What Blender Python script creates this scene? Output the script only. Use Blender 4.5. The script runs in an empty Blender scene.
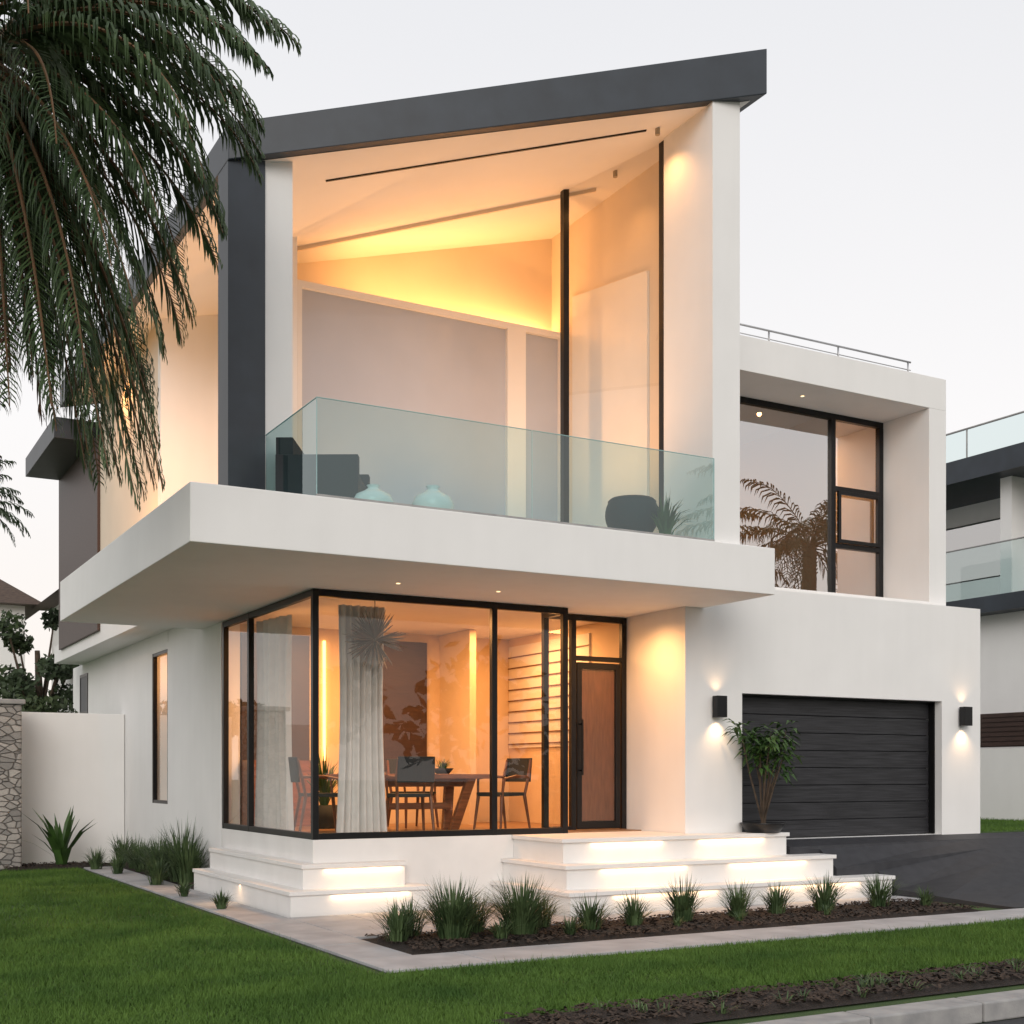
import bpy, math, random
import numpy as np
from mathutils import Vector, Matrix
random.seed(7); rng=np.random.default_rng(7)
scn=bpy.context.scene
COL=scn.collection

# ---------------------------------------------------------------- materials
def nt(m):
    m.use_nodes=True
    t=m.node_tree; t.nodes.clear()
    return t
def N(t,typ,**kw):
    n=t.nodes.new(typ)
    for k,v in kw.items(): setattr(n,k,v)
    return n
def mat(name,col,rough=.6,metal=0,var=.08,nscale=1.5,bump=.0,bscale=80,bdist=.004,stretch=(1,1,1),col2=None,coat=0,spec=.5,emis=None,estr=0,stain=0,detail=4,lo=.3,hi=.7):
    m=bpy.data.materials.new(name); t=nt(m)
    out=N(t,'ShaderNodeOutputMaterial'); p=N(t,'ShaderNodeBsdfPrincipled')
    t.links.new(p.outputs[0],out.inputs[0])
    p.inputs['Roughness'].default_value=rough; p.inputs['Metallic'].default_value=metal
    p.inputs['Coat Weight'].default_value=coat; p.inputs['Specular IOR Level'].default_value=spec
    tc=N(t,'ShaderNodeTexCoord'); mp=N(t,'ShaderNodeMapping'); mp.inputs['Scale'].default_value=stretch
    t.links.new(tc.outputs['Object'],mp.inputs[0])
    n=N(t,'ShaderNodeTexNoise'); n.inputs['Scale'].default_value=nscale; n.inputs['Detail'].default_value=detail
    t.links.new(mp.outputs[0],n.inputs['Vector'])
    r=N(t,'ShaderNodeValToRGB'); r.color_ramp.elements[0].position=lo; r.color_ramp.elements[1].position=hi
    c2=col2 if col2 else tuple(max(0,c*(1-var)) for c in col)
    c1=col if col2 else tuple(min(1,c*(1+var*.3)) for c in col)
    r.color_ramp.elements[0].color=(*c2,1); r.color_ramp.elements[1].color=(*c1,1)
    t.links.new(n.outputs[0],r.inputs[0]); last=r.outputs[0]
    if stain:
        mp2=N(t,'ShaderNodeMapping'); mp2.inputs['Scale'].default_value=(3,3,.35)
        t.links.new(tc.outputs['Object'],mp2.inputs[0])
        n2=N(t,'ShaderNodeTexNoise'); n2.inputs['Scale'].default_value=1.6; n2.inputs['Detail'].default_value=6
        t.links.new(mp2.outputs[0],n2.inputs['Vector'])
        r2=N(t,'ShaderNodeValToRGB'); r2.color_ramp.elements[0].position=.3; r2.color_ramp.elements[1].position=.62
        r2.color_ramp.elements[0].color=(1-stain,1-stain,1-stain*1.1,1); r2.color_ramp.elements[1].color=(1,1,1,1)
        t.links.new(n2.outputs[0],r2.inputs[0])
        mx=N(t,'ShaderNodeMix',data_type='RGBA',blend_type='MULTIPLY'); mx.inputs[0].default_value=1
        t.links.new(last,mx.inputs[6]); t.links.new(r2.outputs[0],mx.inputs[7]); last=mx.outputs[2]
    t.links.new(last,p.inputs['Base Color'])
    if bump:
        b=N(t,'ShaderNodeTexNoise'); b.inputs['Scale'].default_value=bscale; b.inputs['Detail'].default_value=5
        t.links.new(mp.outputs[0],b.inputs['Vector'])
        bb=N(t,'ShaderNodeBump'); bb.inputs['Strength'].default_value=bump; bb.inputs['Distance'].default_value=bdist
        t.links.new(b.outputs[0],bb.inputs['Height']); t.links.new(bb.outputs[0],p.inputs['Normal'])
    if emis:
        p.inputs['Emission Color'].default_value=(*emis,1); p.inputs['Emission Strength'].default_value=estr
    return m
def glassmat(name,tint,base,mult=1.0,gtint=(1,1,1),rough=0.0):
    # Schlick reflectance, two-sided
    m=bpy.data.materials.new(name); t=nt(m)
    out=N(t,'ShaderNodeOutputMaterial'); mix=N(t,'ShaderNodeMixShader')
    tr=N(t,'ShaderNodeBsdfTransparent'); tr.inputs[0].default_value=(*tint,1)
    gl=N(t,'ShaderNodeBsdfGlossy'); gl.inputs[0].default_value=(*gtint,1); gl.inputs['Roughness'].default_value=rough
    lw=N(t,'ShaderNodeLayerWeight'); lw.inputs[0].default_value=.5
    pw=N(t,'ShaderNodeMath',operation='POWER'); pw.inputs[1].default_value=5
    ma=N(t,'ShaderNodeMath',operation='MULTIPLY_ADD',use_clamp=True); ma.inputs[1].default_value=mult; ma.inputs[2].default_value=base
    tc=N(t,'ShaderNodeTexCoord'); nz=N(t,'ShaderNodeTexNoise'); nz.inputs['Scale'].default_value=.9
    bp=N(t,'ShaderNodeBump'); bp.inputs['Strength'].default_value=.05; bp.inputs['Distance'].default_value=.02
    t.links.new(tc.outputs['Object'],nz.inputs['Vector']); t.links.new(nz.outputs[0],bp.inputs['Height']); t.links.new(bp.outputs[0],gl.inputs['Normal'])
    t.links.new(lw.outputs['Facing'],pw.inputs[0]); t.links.new(pw.outputs[0],ma.inputs[0]); t.links.new(ma.outputs[0],mix.inputs[0])
    t.links.new(tr.outputs[0],mix.inputs[1]); t.links.new(gl.outputs[0],mix.inputs[2]); t.links.new(mix.outputs[0],out.inputs[0])
    return m
WARM=(1,.46,.155); WARM2=(1,.62,.32)
M_white=mat('white_stucco',(.83,.82,.81),.75,var=.03,bump=.25,bscale=140,stain=.02)
M_soffit=mat('soffit_paint',(.78,.75,.72),.7,var=.03,bump=.1,bscale=90)
M_beige=mat('interior_paint',(.74,.58,.40),.8,var=.05)
M_beige2=mat('cream_wall',(.76,.66,.54),.8,var=.05,bump=.1)
M_char=mat('charcoal_cladding',(.028,.037,.050),.45,var=.25,nscale=3,bump=.1,bscale=40,stain=.1)
M_black=mat('black_aluminium',(.012,.012,.013),.35,metal=.4,var=.2)
M_brown=mat('brown_cladding',(.05,.025,.019),.5,var=.3,nscale=6,stretch=(1,1,8))
M_garage=mat('garage_wood',(.034,.034,.039),.5,nscale=4,col2=(.012,.012,.014),stretch=(.5,1,14),bump=.5,bscale=10,bdist=.004,detail=8,lo=.35,hi=.65)
M_panel=mat('frosted_blind',(.44,.46,.52),.3,var=.05,coat=.5)
M_step=mat('step_stone',(.80,.785,.77),.5,var=.05,nscale=3,bump=.08,bscale=60,stain=.02)
M_glass=glassmat('window_glass',(.95,.94,.92),.05,1.0)
M_glassw=glassmat('mirror_window_glass',(.62,.64,.66),.48,.6)
M_glassb=glassmat('balustrade_glass',(.62,.79,.79),.10,1.0,(.86,.98,.98))
M_wood=mat('table_wood',(.28,.10,.04),.35,var=.5,nscale=4,stretch=(1,8,8),coat=.3)
M_doorw=mat('door_wood',(.16,.06,.028),.4,var=.4,nscale=4,stretch=(8,8,1))
M_floor=mat('timber_floor',(.30,.17,.09),.35,var=.3,nscale=5,stretch=(1,8,1))
M_curt=mat('curtain_linen',(.74,.74,.73),.9,var=.08,nscale=8,bump=.2,bscale=200)
M_dark=mat('dark_fabric',(.02,.025,.03),.8,var=.3)
M_ceram=mat('white_ceramic',(.80,.80,.79),.25,var=.04)
M_lawn=mat('lawn_soil',(.05,.095,.020),.95,nscale=2.2,col2=(.030,.060,.013),bump=.6,bscale=60,bdist=.02)
M_blade=mat('grass_blade',(.110,.195,.036),.7,nscale=1.1,col2=(.042,.095,.018),spec=.2,detail=8)
M_soil=mat('mulch',(.030,.020,.015),.95,nscale=40,col2=(.010,.007,.005),bump=.8,bscale=60,bdist=.02)
M_chip=mat('mulch_chip',(.07,.045,.030),.9,nscale=30,col2=(.015,.010,.008))
M_pave=mat('paving_slab',(.44,.44,.45),.75,nscale=3,col2=(.33,.33,.345),bump=.25,bscale=60,bdist=.003,stain=.1)
M_joint=mat('path_joint',(.10,.10,.10),.9,nscale=20)
M_kerb=mat('kerb_concrete',(.38,.37,.36),.85,nscale=6,col2=(.25,.25,.25),bump=.4,bscale=80)
M_asph=mat('asphalt',(.05,.05,.052),.85,nscale=90,col2=(.028,.028,.03),bump=.6,bscale=220,bdist=.004)
M_drive=mat('driveway_asphalt',(.036,.037,.043),.65,nscale=8,col2=(.024,.024,.029),bump=.4,bscale=250,bdist=.003)
M_palm=mat('palm_leaf',(.065,.105,.036),.5,nscale=2.5,col2=(.022,.046,.018),spec=.35)
M_rach=mat('palm_stalk',(.18,.085,.035),.6,nscale=5,col2=(.09,.055,.022))
M_palmf=mat('palm_leaf_far',(.05,.07,.04),.7,nscale=2.5,col2=(.02,.034,.016),spec=.2)
M_dead=mat('palm_dry_leaf',(.10,.045,.02),.8,nscale=4,col2=(.04,.022,.012))
M_trunk=mat('palm_trunk',(.10,.07,.05),.95,nscale=9,col2=(.035,.025,.018),bump=1,bscale=18,bdist=.04,stretch=(1,1,2.5))
M_spike=mat('ornamental_grass_leaf',(.10,.15,.06),.6,nscale=6,col2=(.030,.058,.022),spec=.3)
M_leaf=mat('leaf',(.06,.13,.025),.5,nscale=5,col2=(.025,.06,.015))
M_tree=mat('tree_leaf',(.05,.08,.03),.7,nscale=.9,col2=(.018,.032,.014))
M_bark=mat('bark',(.09,.06,.04),.9,nscale=12,col2=(.04,.03,.02))
M_roofn=mat('roof_tile',(.15,.11,.09),.8,nscale=8,col2=(.08,.06,.055),stretch=(1,6,6))
M_bulb=mat('downlight_lens',(1,.8,.5),.5,emis=(1,.72,.42),estr=2)
M_neon=mat('led_bar',(1,.8,.4),.5,emis=(1,.50,.14),estr=5)
M_brass=mat('pale_brass',(.40,.34,.25),.45,metal=.3)
M_silver=mat('silvered_metal',(.30,.29,.27),.4,metal=.5)
def stonemat():
    m=bpy.data.materials.new('stone_masonry'); t=nt(m)
    out=N(t,'ShaderNodeOutputMaterial'); p=N(t,'ShaderNodeBsdfPrincipled'); p.inputs['Roughness'].default_value=.9
    t.links.new(p.outputs[0],out.inputs[0])
    tc=N(t,'ShaderNodeTexCoord'); mp=N(t,'ShaderNodeMapping'); mp.inputs['Scale'].default_value=(1,1,1.8)
    t.links.new(tc.outputs['Object'],mp.inputs[0])
    v=N(t,'ShaderNodeTexVoronoi',feature='DISTANCE_TO_EDGE'); v.inputs['Scale'].default_value=6
    v2=N(t,'ShaderNodeTexVoronoi'); v2.inputs['Scale'].default_value=6
    nz=N(t,'ShaderNodeTexNoise'); nz.inputs['Scale'].default_value=30; nz.inputs['Detail'].default_value=6
    t.links.new(mp.outputs[0],v.inputs['Vector']); t.links.new(mp.outputs[0],v2.inputs['Vector']); t.links.new(mp.outputs[0],nz.inputs['Vector'])
    r=N(t,'ShaderNodeValToRGB'); r.color_ramp.elements[0].color=(.45,.44,.43,1); r.color_ramp.elements[1].position=.08; r.color_ramp.elements[1].color=(1,1,1,1)
    t.links.new(v.outputs['Distance'],r.inputs[0])
    r2=N(t,'ShaderNodeValToRGB'); r2.color_ramp.elements[0].color=(.24,.23,.22,1); r2.color_ramp.elements[1].color=(.45,.42,.39,1)
    sx=N(t,'ShaderNodeSeparateColor'); t.links.new(v2.outputs['Color'],sx.inputs[0]); t.links.new(sx.outputs[0],r2.inputs[0])
    mx=N(t,'ShaderNodeMix',data_type='RGBA',blend_type='MULTIPLY'); mx.inputs[0].default_value=1
    t.links.new(r2.outputs[0],mx.inputs[6]); t.links.new(r.outputs[0],mx.inputs[7])
    mr=N(t,'ShaderNodeMapRange'); mr.inputs[3].default_value=.6; mr.inputs[4].default_value=1.3; t.links.new(nz.outputs[0],mr.inputs[0])
    vs=N(t,'ShaderNodeVectorMath',operation='SCALE'); t.links.new(mx.outputs[2],vs.inputs[0]); t.links.new(mr.outputs[0],vs.inputs['Scale']); t.links.new(vs.outputs[0],p.inputs['Base Color'])
    b=N(t,'ShaderNodeBump'); b.inputs['Distance'].default_value=.04; t.links.new(r.outputs[0],b.inputs['Height']); t.links.new(b.outputs[0],p.inputs['Normal'])
    return m
M_stone=stonemat()

# ---------------------------------------------------------------- mesh helpers
def empty(name,loc=(0,0,0)):
    o=bpy.data.objects.new(name,None); o.empty_display_size=.2; o.location=loc; COL.objects.link(o); return o
def obj(name,verts,faces,m,parent=None,smooth=False,bevel=0,midx=None):
    me=bpy.data.meshes.new(name); me.from_pydata([tuple(v) for v in verts],[],faces); me.update()
    mats=m if isinstance(m,(list,tuple)) else [m]
    for q in mats: me.materials.append(q)
    if midx is not None: me.polygons.foreach_set('material_index',midx)
    if smooth: me.polygons.foreach_set('use_smooth',[True]*len(me.polygons))
    o=bpy.data.objects.new(name,me); COL.objects.link(o)
    if parent: o.parent=parent
    if bevel:
        b=o.modifiers.new('b','BEVEL'); b.width=bevel; b.segments=2; b.limit_method='ANGLE'
    return o
BF=[(0,3,2,1),(4,5,6,7),(0,1,5,4),(1,2,6,5),(2,3,7,6),(3,0,4,7)]
def bv(x0,x1,y0,y1,z0,z1):
    return [(x0,y0,z0),(x1,y0,z0),(x1,y1,z0),(x0,y1,z0),(x0,y0,z1),(x1,y0,z1),(x1,y1,z1),(x0,y1,z1)]
def box(name,x0,x1,y0,y1,z0,z1,m,parent=None,bevel=.006):
    return obj(name,bv(x0,x1,y0,y1,z0,z1),BF,m,parent,bevel=bevel)
class MB:
    def __init__(s): s.v=[]; s.f=[]; s.m=[]
    def add(s,v,f,mi=0):
        n=len(s.v); s.v+= [tuple(q) for q in v]; s.f+=[tuple(i+n for i in q) for q in f]; s.m+=[mi]*len(f)
    def box(s,*a,mi=0): s.add(bv(*a),BF,mi)
    def obox(s,c,ax,ay,az,mi=0):
        c=Vector(c); ax=Vector(ax);ay=Vector(ay);az=Vector(az)
        v=[c-ax-ay-az,c+ax-ay-az,c+ax+ay-az,c-ax+ay-az,c-ax-ay+az,c+ax-ay+az,c+ax+ay+az,c-ax+ay+az]
        s.add(v,BF,mi)
    def tube(s,pts,rad,n=8,mi=0):
        pts=[Vector(p) for p in pts]; base=len(s.v)
        for i,p in enumerate(pts):
            d=(pts[min(i+1,len(pts)-1)]-pts[max(i-1,0)]).normalized()
            a=d.cross(Vector((0,0,1)));
            if a.length<.05: a=d.cross(Vector((1,0,0)))
            a.normalize(); b=d.cross(a)
            r=rad[i] if isinstance(rad,(list,tuple)) else rad
            s.v+=[tuple(p+(a*math.cos(2*math.pi*k/n)+b*math.sin(2*math.pi*k/n))*r) for k in range(n)]
        for i in range(len(pts)-1):
            for k in range(n):
                s.f.append((base+i*n+k,base+i*n+(k+1)%n,base+(i+1)*n+(k+1)%n,base+(i+1)*n+k)); s.m.append(mi)
        s.f.append(tuple(base+k for k in range(n))[::-1]); s.m.append(mi)
        e=base+(len(pts)-1)*n; s.f.append(tuple(e+k for k in range(n))); s.m.append(mi)
    def make(s,name,m,parent=None,smooth=False,bevel=0): return obj(name,s.v,s.f,m,parent,smooth,bevel,s.m)
def prism(name,poly,z0,z1,m,parent=None,bevel=.006):
    n=len(poly); v=[(x,y,z0) for x,y in poly]+[(x,y,z1) for x,y in poly]
    f=[tuple(range(n))[::-1],tuple(range(n,2*n))]+[(i,(i+1)%n,(i+1)%n+n,i+n) for i in range(n)]
    return obj(name,v,f,m,parent,bevel=bevel)
def ceil(x): return 7.65+.247*(x-3.64)
def slopewall(name,x0,x1,y0,y1,z0,m,parent,off=.03,bevel=0):
    v=[(x0,y0,z0),(x1,y0,z0),(x1,y1,z0),(x0,y1,z0),(x0,y0,ceil(x0)+off),(x1,y0,ceil(x1)+off),(x1,y1,ceil(x1)+off),(x0,y1,ceil(x0)+off)]
    return obj(name,v,BF,m,parent,bevel=bevel)
def quad(name,v,m,parent=None): return obj(name,v,[(0,1,2,3)],m,parent)
def lathe(name,prof,c,m,parent=None,n=32):
    v=[];f=[]
    for r,z in prof:
        v+=[(c[0]+r*math.cos(2*math.pi*k/n),c[1]+r*math.sin(2*math.pi*k/n),c[2]+z) for k in range(n)]
    for i in range(len(prof)-1):
        for k in range(n): f.append((i*n+k,i*n+(k+1)%n,(i+1)*n+(k+1)%n,(i+1)*n+k))
    return obj(name,v,f,m,parent,smooth=True)
def area(name,loc,d,sx,sy,W,col=WARM,parent=None,spread=math.pi):
    l=bpy.data.lights.new(name,'AREA'); l.shape='RECTANGLE'; l.size=sx; l.size_y=sy; l.energy=W; l.color=col; l.spread=spread
    o=bpy.data.objects.new(name,l); COL.objects.link(o); o.location=loc
    o.rotation_euler=Vector(d).to_track_quat('-Z','Y').to_euler()
    if parent: o.parent=parent
    return o
def point(name,loc,W,col=WARM,r=.04,parent=None):
    l=bpy.data.lights.new(name,'POINT'); l.energy=W; l.color=col; l.shadow_soft_size=r
    o=bpy.data.objects.new(name,l); COL.objects.link(o); o.location=loc
    if parent: o.parent=parent
def spot(name,loc,d,W,ang=80,col=WARM,parent=None,r=.03,blend=.6):
    l=bpy.data.lights.new(name,'SPOT'); l.energy=W; l.color=col; l.spot_size=math.radians(ang); l.spot_blend=blend; l.shadow_soft_size=r
    o=bpy.data.objects.new(name,l); COL.objects.link(o); o.location=loc
    o.rotation_euler=Vector(d).to_track_quat('-Z','Y').to_euler()
    if parent: o.parent=parent
def disc(mb,x,y,z,r=.024,n=12,mi=0):
    mb.add([(x+r*math.cos(2*math.pi*k/n),y+r*math.sin(2*math.pi*k/n),z) for k in range(n)],[tuple(range(n))],mi)

# ================================================================ HOUSE
H=empty('modern_house')
box('podium',4.73,9.13,12.85,16.29,0,.80,M_step,H,bevel=.004)
prism('balcony_slab',[(2.86,10.8),(9.42,10.8),(9.42,12.075),(9.135,12.075),(9.135,17.26),(2.86,17.26)],3.52,4.04,M_white,H,.008)
W=MB()
W.box(4.73,4.98,16.30,19.15,0,3.519)
W.box(4.73,4.98,19.15,20.15,0,1.06); W.box(4.73,4.98,19.15,20.15,3.42,3.95)
W.box(4.73,4.98,20.15,27,0,3.699)
W.box(4.74,4.98,17.27,19.15,3.519,3.699)
W.make('side_wall',M_white,H)
F=MB()
for y in (19.15,20.10): F.box(4.735,4.80,y,y+.05,1.06,3.42)
for z in (1.06,3.37): F.box(4.738,4.797,19.20,20.10,z,z+.05)
F.box(4.715,4.76,25.4,25.46,2.7,3.5);F.box(4.715,4.76,26.14,26.2,2.7,3.5);F.box(4.715,4.76,25.46,26.14,2.7,2.76);F.box(4.715,4.76,25.46,26.14,3.44,3.5)
F.make('side_window_frames',M_black,H)
quad('side_window_glass',[(4.79,19.2,1.1),(4.79,20.1,1.1),(4.79,20.1,3.4),(4.79,19.2,3.4)],M_glass,H)
quad('side_window_glass_small',[(4.725,25.46,2.76),(4.725,26.14,2.76),(4.725,26.14,3.44),(4.725,25.46,3.44)],M_char,H)
box('inner_room_wall',5.3,5.4,17.1,22.5,0,3.5,M_beige,H)
box('inner_room_partition',4.99,5.29,20.6,20.7,.0,3.5,M_beige,H)
point('room_lamp',(5.12,19.7,3.1),9,WARM,.05,H)
# glass dining room frames
F=MB(); a=.07
F.box(4.73,4.73+a,12.85,12.85+a,.80,3.515)
for x in (6.93,7.90): F.box(x,x+a,12.85,12.85+a,.80,3.515)
F.box(4.80,7.90,12.853,12.917,.801,.87); F.box(4.80,6.93,12.853,12.917,3.44,3.514); F.box(7.0,7.90,12.853,12.917,3.44,3.514)
for y in (15.12,16.20): F.box(4.73,4.73+a,y,y+a,.80,3.515)
F.box(4.733,4.797,12.92,16.2,.801,.87); F.box(4.733,4.797,12.92,16.2,3.44,3.514)
F.box(7.903,7.967,12.92,13.3,.801,.86); F.box(7.903,7.967,12.92,13.3,3.44,3.514)
F.box(7.90,7.97,13.3,13.37,.80,3.515)
F.box(8.30,8.37,13.3,13.37,.80,3.515); F.box(9.06,9.13,13.3,13.37,.80,3.515)
F.box(7.97,8.30,13.303,13.367,3.44,3.514);F.box(8.37,9.06,13.303,13.367,3.44,3.514);F.box(8.37,9.06,13.303,13.367,2.94,3.0)
F.box(7.97,8.30,13.303,13.367,.801,.86)
F.make('window_frames',M_black,H,bevel=.004)
quad('glass_front',[(4.8,12.885,.86),(6.93,12.885,.86),(6.93,12.885,3.45),(4.8,12.885,3.45)],M_glass,H)
quad('glass_front_b',[(7.0,12.885,.86),(7.9,12.885,.86),(7.9,12.885,3.45),(7.0,12.885,3.45)],M_glass,H)
quad('glass_side',[(4.765,15.12,.86),(4.765,12.92,.86),(4.765,12.92,3.45),(4.765,15.12,3.45)],M_glass,H)
quad('glass_side_b',[(4.765,16.2,.86),(4.765,15.19,.86),(4.765,15.19,3.45),(4.765,16.2,3.45)],M_glass,H)
quad('glass_return',[(7.935,12.92,.86),(7.935,13.3,.86),(7.935,13.3,3.45),(7.935,12.92,3.45)],M_glass,H)
quad('glass_transom',[(8.37,13.335,3.0),(9.06,13.335,3.0),(9.06,13.335,3.44),(8.37,13.335,3.44)],M_glass,H)
quad('glass_sidelight',[(7.97,13.335,.86),(8.30,13.335,.86),(8.30,13.335,3.44),(7.97,13.335,3.44)],M_glass,H)
D=MB(); D.box(8.39,8.46,13.31,13.36,.82,2.92,mi=1); D.box(8.97,9.04,13.31,13.36,.82,2.92,mi=1); D.box(8.46,8.97,13.312,13.358,.82,.92,mi=1); D.box(8.46,8.97,13.312,13.358,2.84,2.92,mi=1)
D.box(8.46,8.97,13.345,13.356,.92,2.84,mi=0)
D.box(8.42,8.44,13.24,13.26,1.5,2.2,mi=1); D.box(8.42,8.44,13.26,13.31,1.55,1.57,mi=1);D.box(8.42,8.44,13.26,13.31,2.13,2.15,mi=1)
D.make('entrance_door',[M_doorw,M_black],H,bevel=.003)
quad('entrance_door_glass',[(8.46,13.325,.92),(8.97,13.325,.92),(8.97,13.325,2.84),(8.46,13.325,2.84)],M_glass,H)
box('dining_floor',4.82,9.1,12.93,16.28,.80,.815,M_floor,H,bevel=0)
box('dining_back_wall',4.98,9.12,16.35,16.5,.80,3.52,M_beige,H,bevel=0)
box('dining_right_wall',9.10,9.139,13.38,16.35,.80,3.52,M_beige,H,bevel=0)
box('dining_partition',7.95,8.05,15.4,16.35,.815,3.515,M_beige,H,bevel=0)
B=MB(); B.box(7.05,7.72,16.29,16.35,1.55,3.4); B.box(5.0,5.95,16.29,16.35,.82,3.4); B.box(5.0,5.9,15.95,16.29,.82,1.7,mi=1); B.make('dark_wall_panel',[M_brown,M_wood],H)
B=MB(); B.box(9.07,9.10,14.1,16.3,1.9,3.4,mi=0)
for i in range(9): B.box(9.055,9.07,14.1,16.3,1.95+i*.16,1.965+i*.16,mi=1)
B.make('slatted_wall_panel',[M_soffit,M_doorw],H)
B=MB(); B.box(6.16,6.19,16.31,16.35,1.7,3.35); B.make('led_bar',M_neon,H)
area('dining_lamp',(6.3,14.6,3.50),(0,0,-1),1.2,1.0,135,WARM,H)
area('dining_lamp_b',(8.3,14.8,3.50),(0,0,-1),.8,.8,65,WARM,H)
# garage wing
Wg=MB()
Wg.box(9.14,10.01,12.08,12.4,0,3.82)
Wg.box(10.01,13.5,12.08,12.4,2.51,3.82)
Wg.box(13.5,14.26,12.08,12.4,0,3.82)
Wg.box(10.01,13.5,12.1,12.4,0,.69)
Wg.box(9.14,9.44,12.4,19.5,0,3.82); Wg.box(13.96,14.26,12.4,19.5,0,3.82)
Wg.box(9.44,13.96,12.4,19.5,3.5,3.82)
Wg.box(9.14,14.26,19.5,19.8,0,3.82)
Wg.make('garage_wing_wall',M_white,H)
G=MB()
hh=(2.50-.70)/8
for i in range(8): G.box(10.03,13.48,12.30,12.36,.70+i*hh,.70+(i+1)*hh-.008)
G.box(10.0,13.5,12.36,12.39,.69,2.51)
G.make('garage_door',M_garage,H,bevel=.004)
B=MB(); B.box(10.012,13.498,12.2,12.30,2.49,2.509); B.box(10.011,10.03,12.2,12.3,.70,2.49); B.box(13.48,13.499,12.2,12.3,.70,2.49); B.make('garage_frame',M_black,H)
for sx,sz in ((9.60,2.33),(13.88,2.31)):
    S=empty('wall_sconce'); S.parent=H
    B=MB(); B.box(sx-.075,sx+.075,11.95,12.05,sz-.13,sz+.13); B.box(sx-.03,sx+.03,12.05,12.08,sz-.06,sz+.06); B.make('sconce_body',M_black,S,bevel=.004)
    spot('sconce_down',(sx,12.0,sz-.14),(0,.10,-1),13,110,WARM2,S,blend=1)
    spot('sconce_up',(sx,12.0,sz+.14),(0,.10,1),3,110,WARM2,S,blend=1)
# upper wing
Wu=MB()
Wu.box(9.25,13.83,12.3,19.5,6.58,7.02)
Wu.box(13.5,13.83,12.3,19.5,3.82,6.58)
Wu.box(9.25,13.5,12.3,13.14,3.821,3.90)
Wu.box(9.25,13.5,19.2,19.5,3.82,6.58)
Wu.make('upper_wing_shell',M_white,H,bevel=.006)
box('wing_room_floor',9.25,13.5,13.24,19.2,3.82,3.88,M_floor,H,bevel=0)
box('wing_room_wall',9.25,13.5,15.8,15.9,3.88,6.58,M_beige,H,bevel=0)
box('wing_light_divider',12.50,12.58,13.25,15.8,3.88,6.58,M_beige,H,bevel=0)  # added divider, keeps the right lamp's light out of the left part
area('wing_room_lamp',(13.05,14.6,6.55),(0,0,-1),.4,.4,28,WARM,H)
area('wing_room_lamp_b',(11.0,15.3,6.55),(0,0,-1),.3,.3,12,WARM,H)
F=MB()
F.box(9.25,13.5,13.15,13.22,3.90,3.98); F.box(9.25,13.5,13.15,13.22,6.50,6.579)
for x in (10.0,12.50,13.42): F.box(x,x+.08,13.148,13.222,3.98,6.5)
F.box(12.58,13.42,13.15,13.22,5.50,5.57); F.box(12.58,13.42,13.15,13.22,4.70,4.77)
F.box(12.60,12.65,13.11,13.149,4.77,5.5);F.box(13.35,13.40,13.11,13.149,4.77,5.5);F.box(12.65,13.35,13.11,13.149,5.45,5.50);F.box(12.65,13.35,13.11,13.149,4.77,4.82)
F.make('upper_window_frames',M_black,H,bevel=.004)
quad('upper_window_glass',[(10.08,13.19,3.97),(12.5,13.19,3.97),(12.5,13.19,6.5),(10.08,13.19,6.5)],M_glassw,H)
quad('upper_window_glass_b',[(12.58,13.19,3.97),(13.42,13.19,3.97),(13.42,13.19,6.5),(12.58,13.19,6.5)],M_glassw,H)
B=MB()
disc(B,11.6,12.75,6.576)
for x,y in ((5.4,12.1),(6.6,12.1)): disc(B,x,y,3.516)
B.make('downlight_lenses',M_bulb,H)
spot('recess_downlight',(11.6,12.75,6.56),(0,.0,-1),26,160,WARM,H,blend=1)
for x,y,w in ((5.4,12.1,6),(6.6,12.1,12),(8.55,12.5,130)): spot('soffit_downlight',(x,y,3.50),(0,0,-1),w,158,WARM,H,blend=1)
R=MB(); R.tube([(9.3,12.5,7.24),(13.35,12.5,7.24)],.014)
R.tube([(9.3,12.5,7.13),(13.35,12.5,7.13)],.007)
for x in (9.6,10.8,12.0,13.3): R.tube([(x,12.5,7.02),(x,12.5,7.24)],.012)
R.make('roof_rail',mat('steel_rail',(.45,.45,.46),.35,metal=.8),H,smooth=True)
# main roof
v=[(3.64,12.3,7.65),(9.22,10.7,9.028),(9.22,22,9.028),(3.64,22,7.65),(3.64,12.3,8.02),(9.22,10.7,9.53),(9.22,22,9.53),(3.64,22,8.02)]
obj('main_roof',v,BF,M_char,H,bevel=.01)
def cz(x): return ceil(x)-.005
sf=[(3.74,12.40),(9.12,10.86),(9.12,21.9),(3.74,21.9)]
obj('ceiling_soffit',[(x,y,cz(x)) for x,y in sf],[(3,2,1,0)],M_soffit,H)
def cpt(x,y,dz): return (x,y,ceil(x)+dz)
v=[cpt(4.87,12.83,-.02),cpt(8.22,11.58,-.02),cpt(8.23,11.605,-.02),cpt(4.88,12.855,-.02),cpt(4.87,12.83,-.004),cpt(8.22,11.58,-.004),cpt(8.23,11.605,-.004),cpt(4.88,12.855,-.004)]
obj('ceiling_track',v,BF,M_black,H)
box('rear_eave',3.55,9,22.02,25.2,7.15,7.5,M_char,H)
slopewall('dark_pillar',3.645,4.03,12.33,12.68,4.04,M_char,H,.01)
slopewall('white_column',4.035,4.33,12.36,12.62,4.04,M_white,H,.01)
slopewall('white_fin',8.62,9.0,10.90,11.80,4.04,M_white,H,.01)
slopewall('terrace_right_wall',9.0,9.2,11.80,17.0,4.04,M_beige2,H,.01)
T=MB()
for x0,x1 in ((5.14,5.20),(8.05,8.33),(8.86,8.999)): T.box(x0,x1,14.5,14.7,4.04,7.42)
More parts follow.
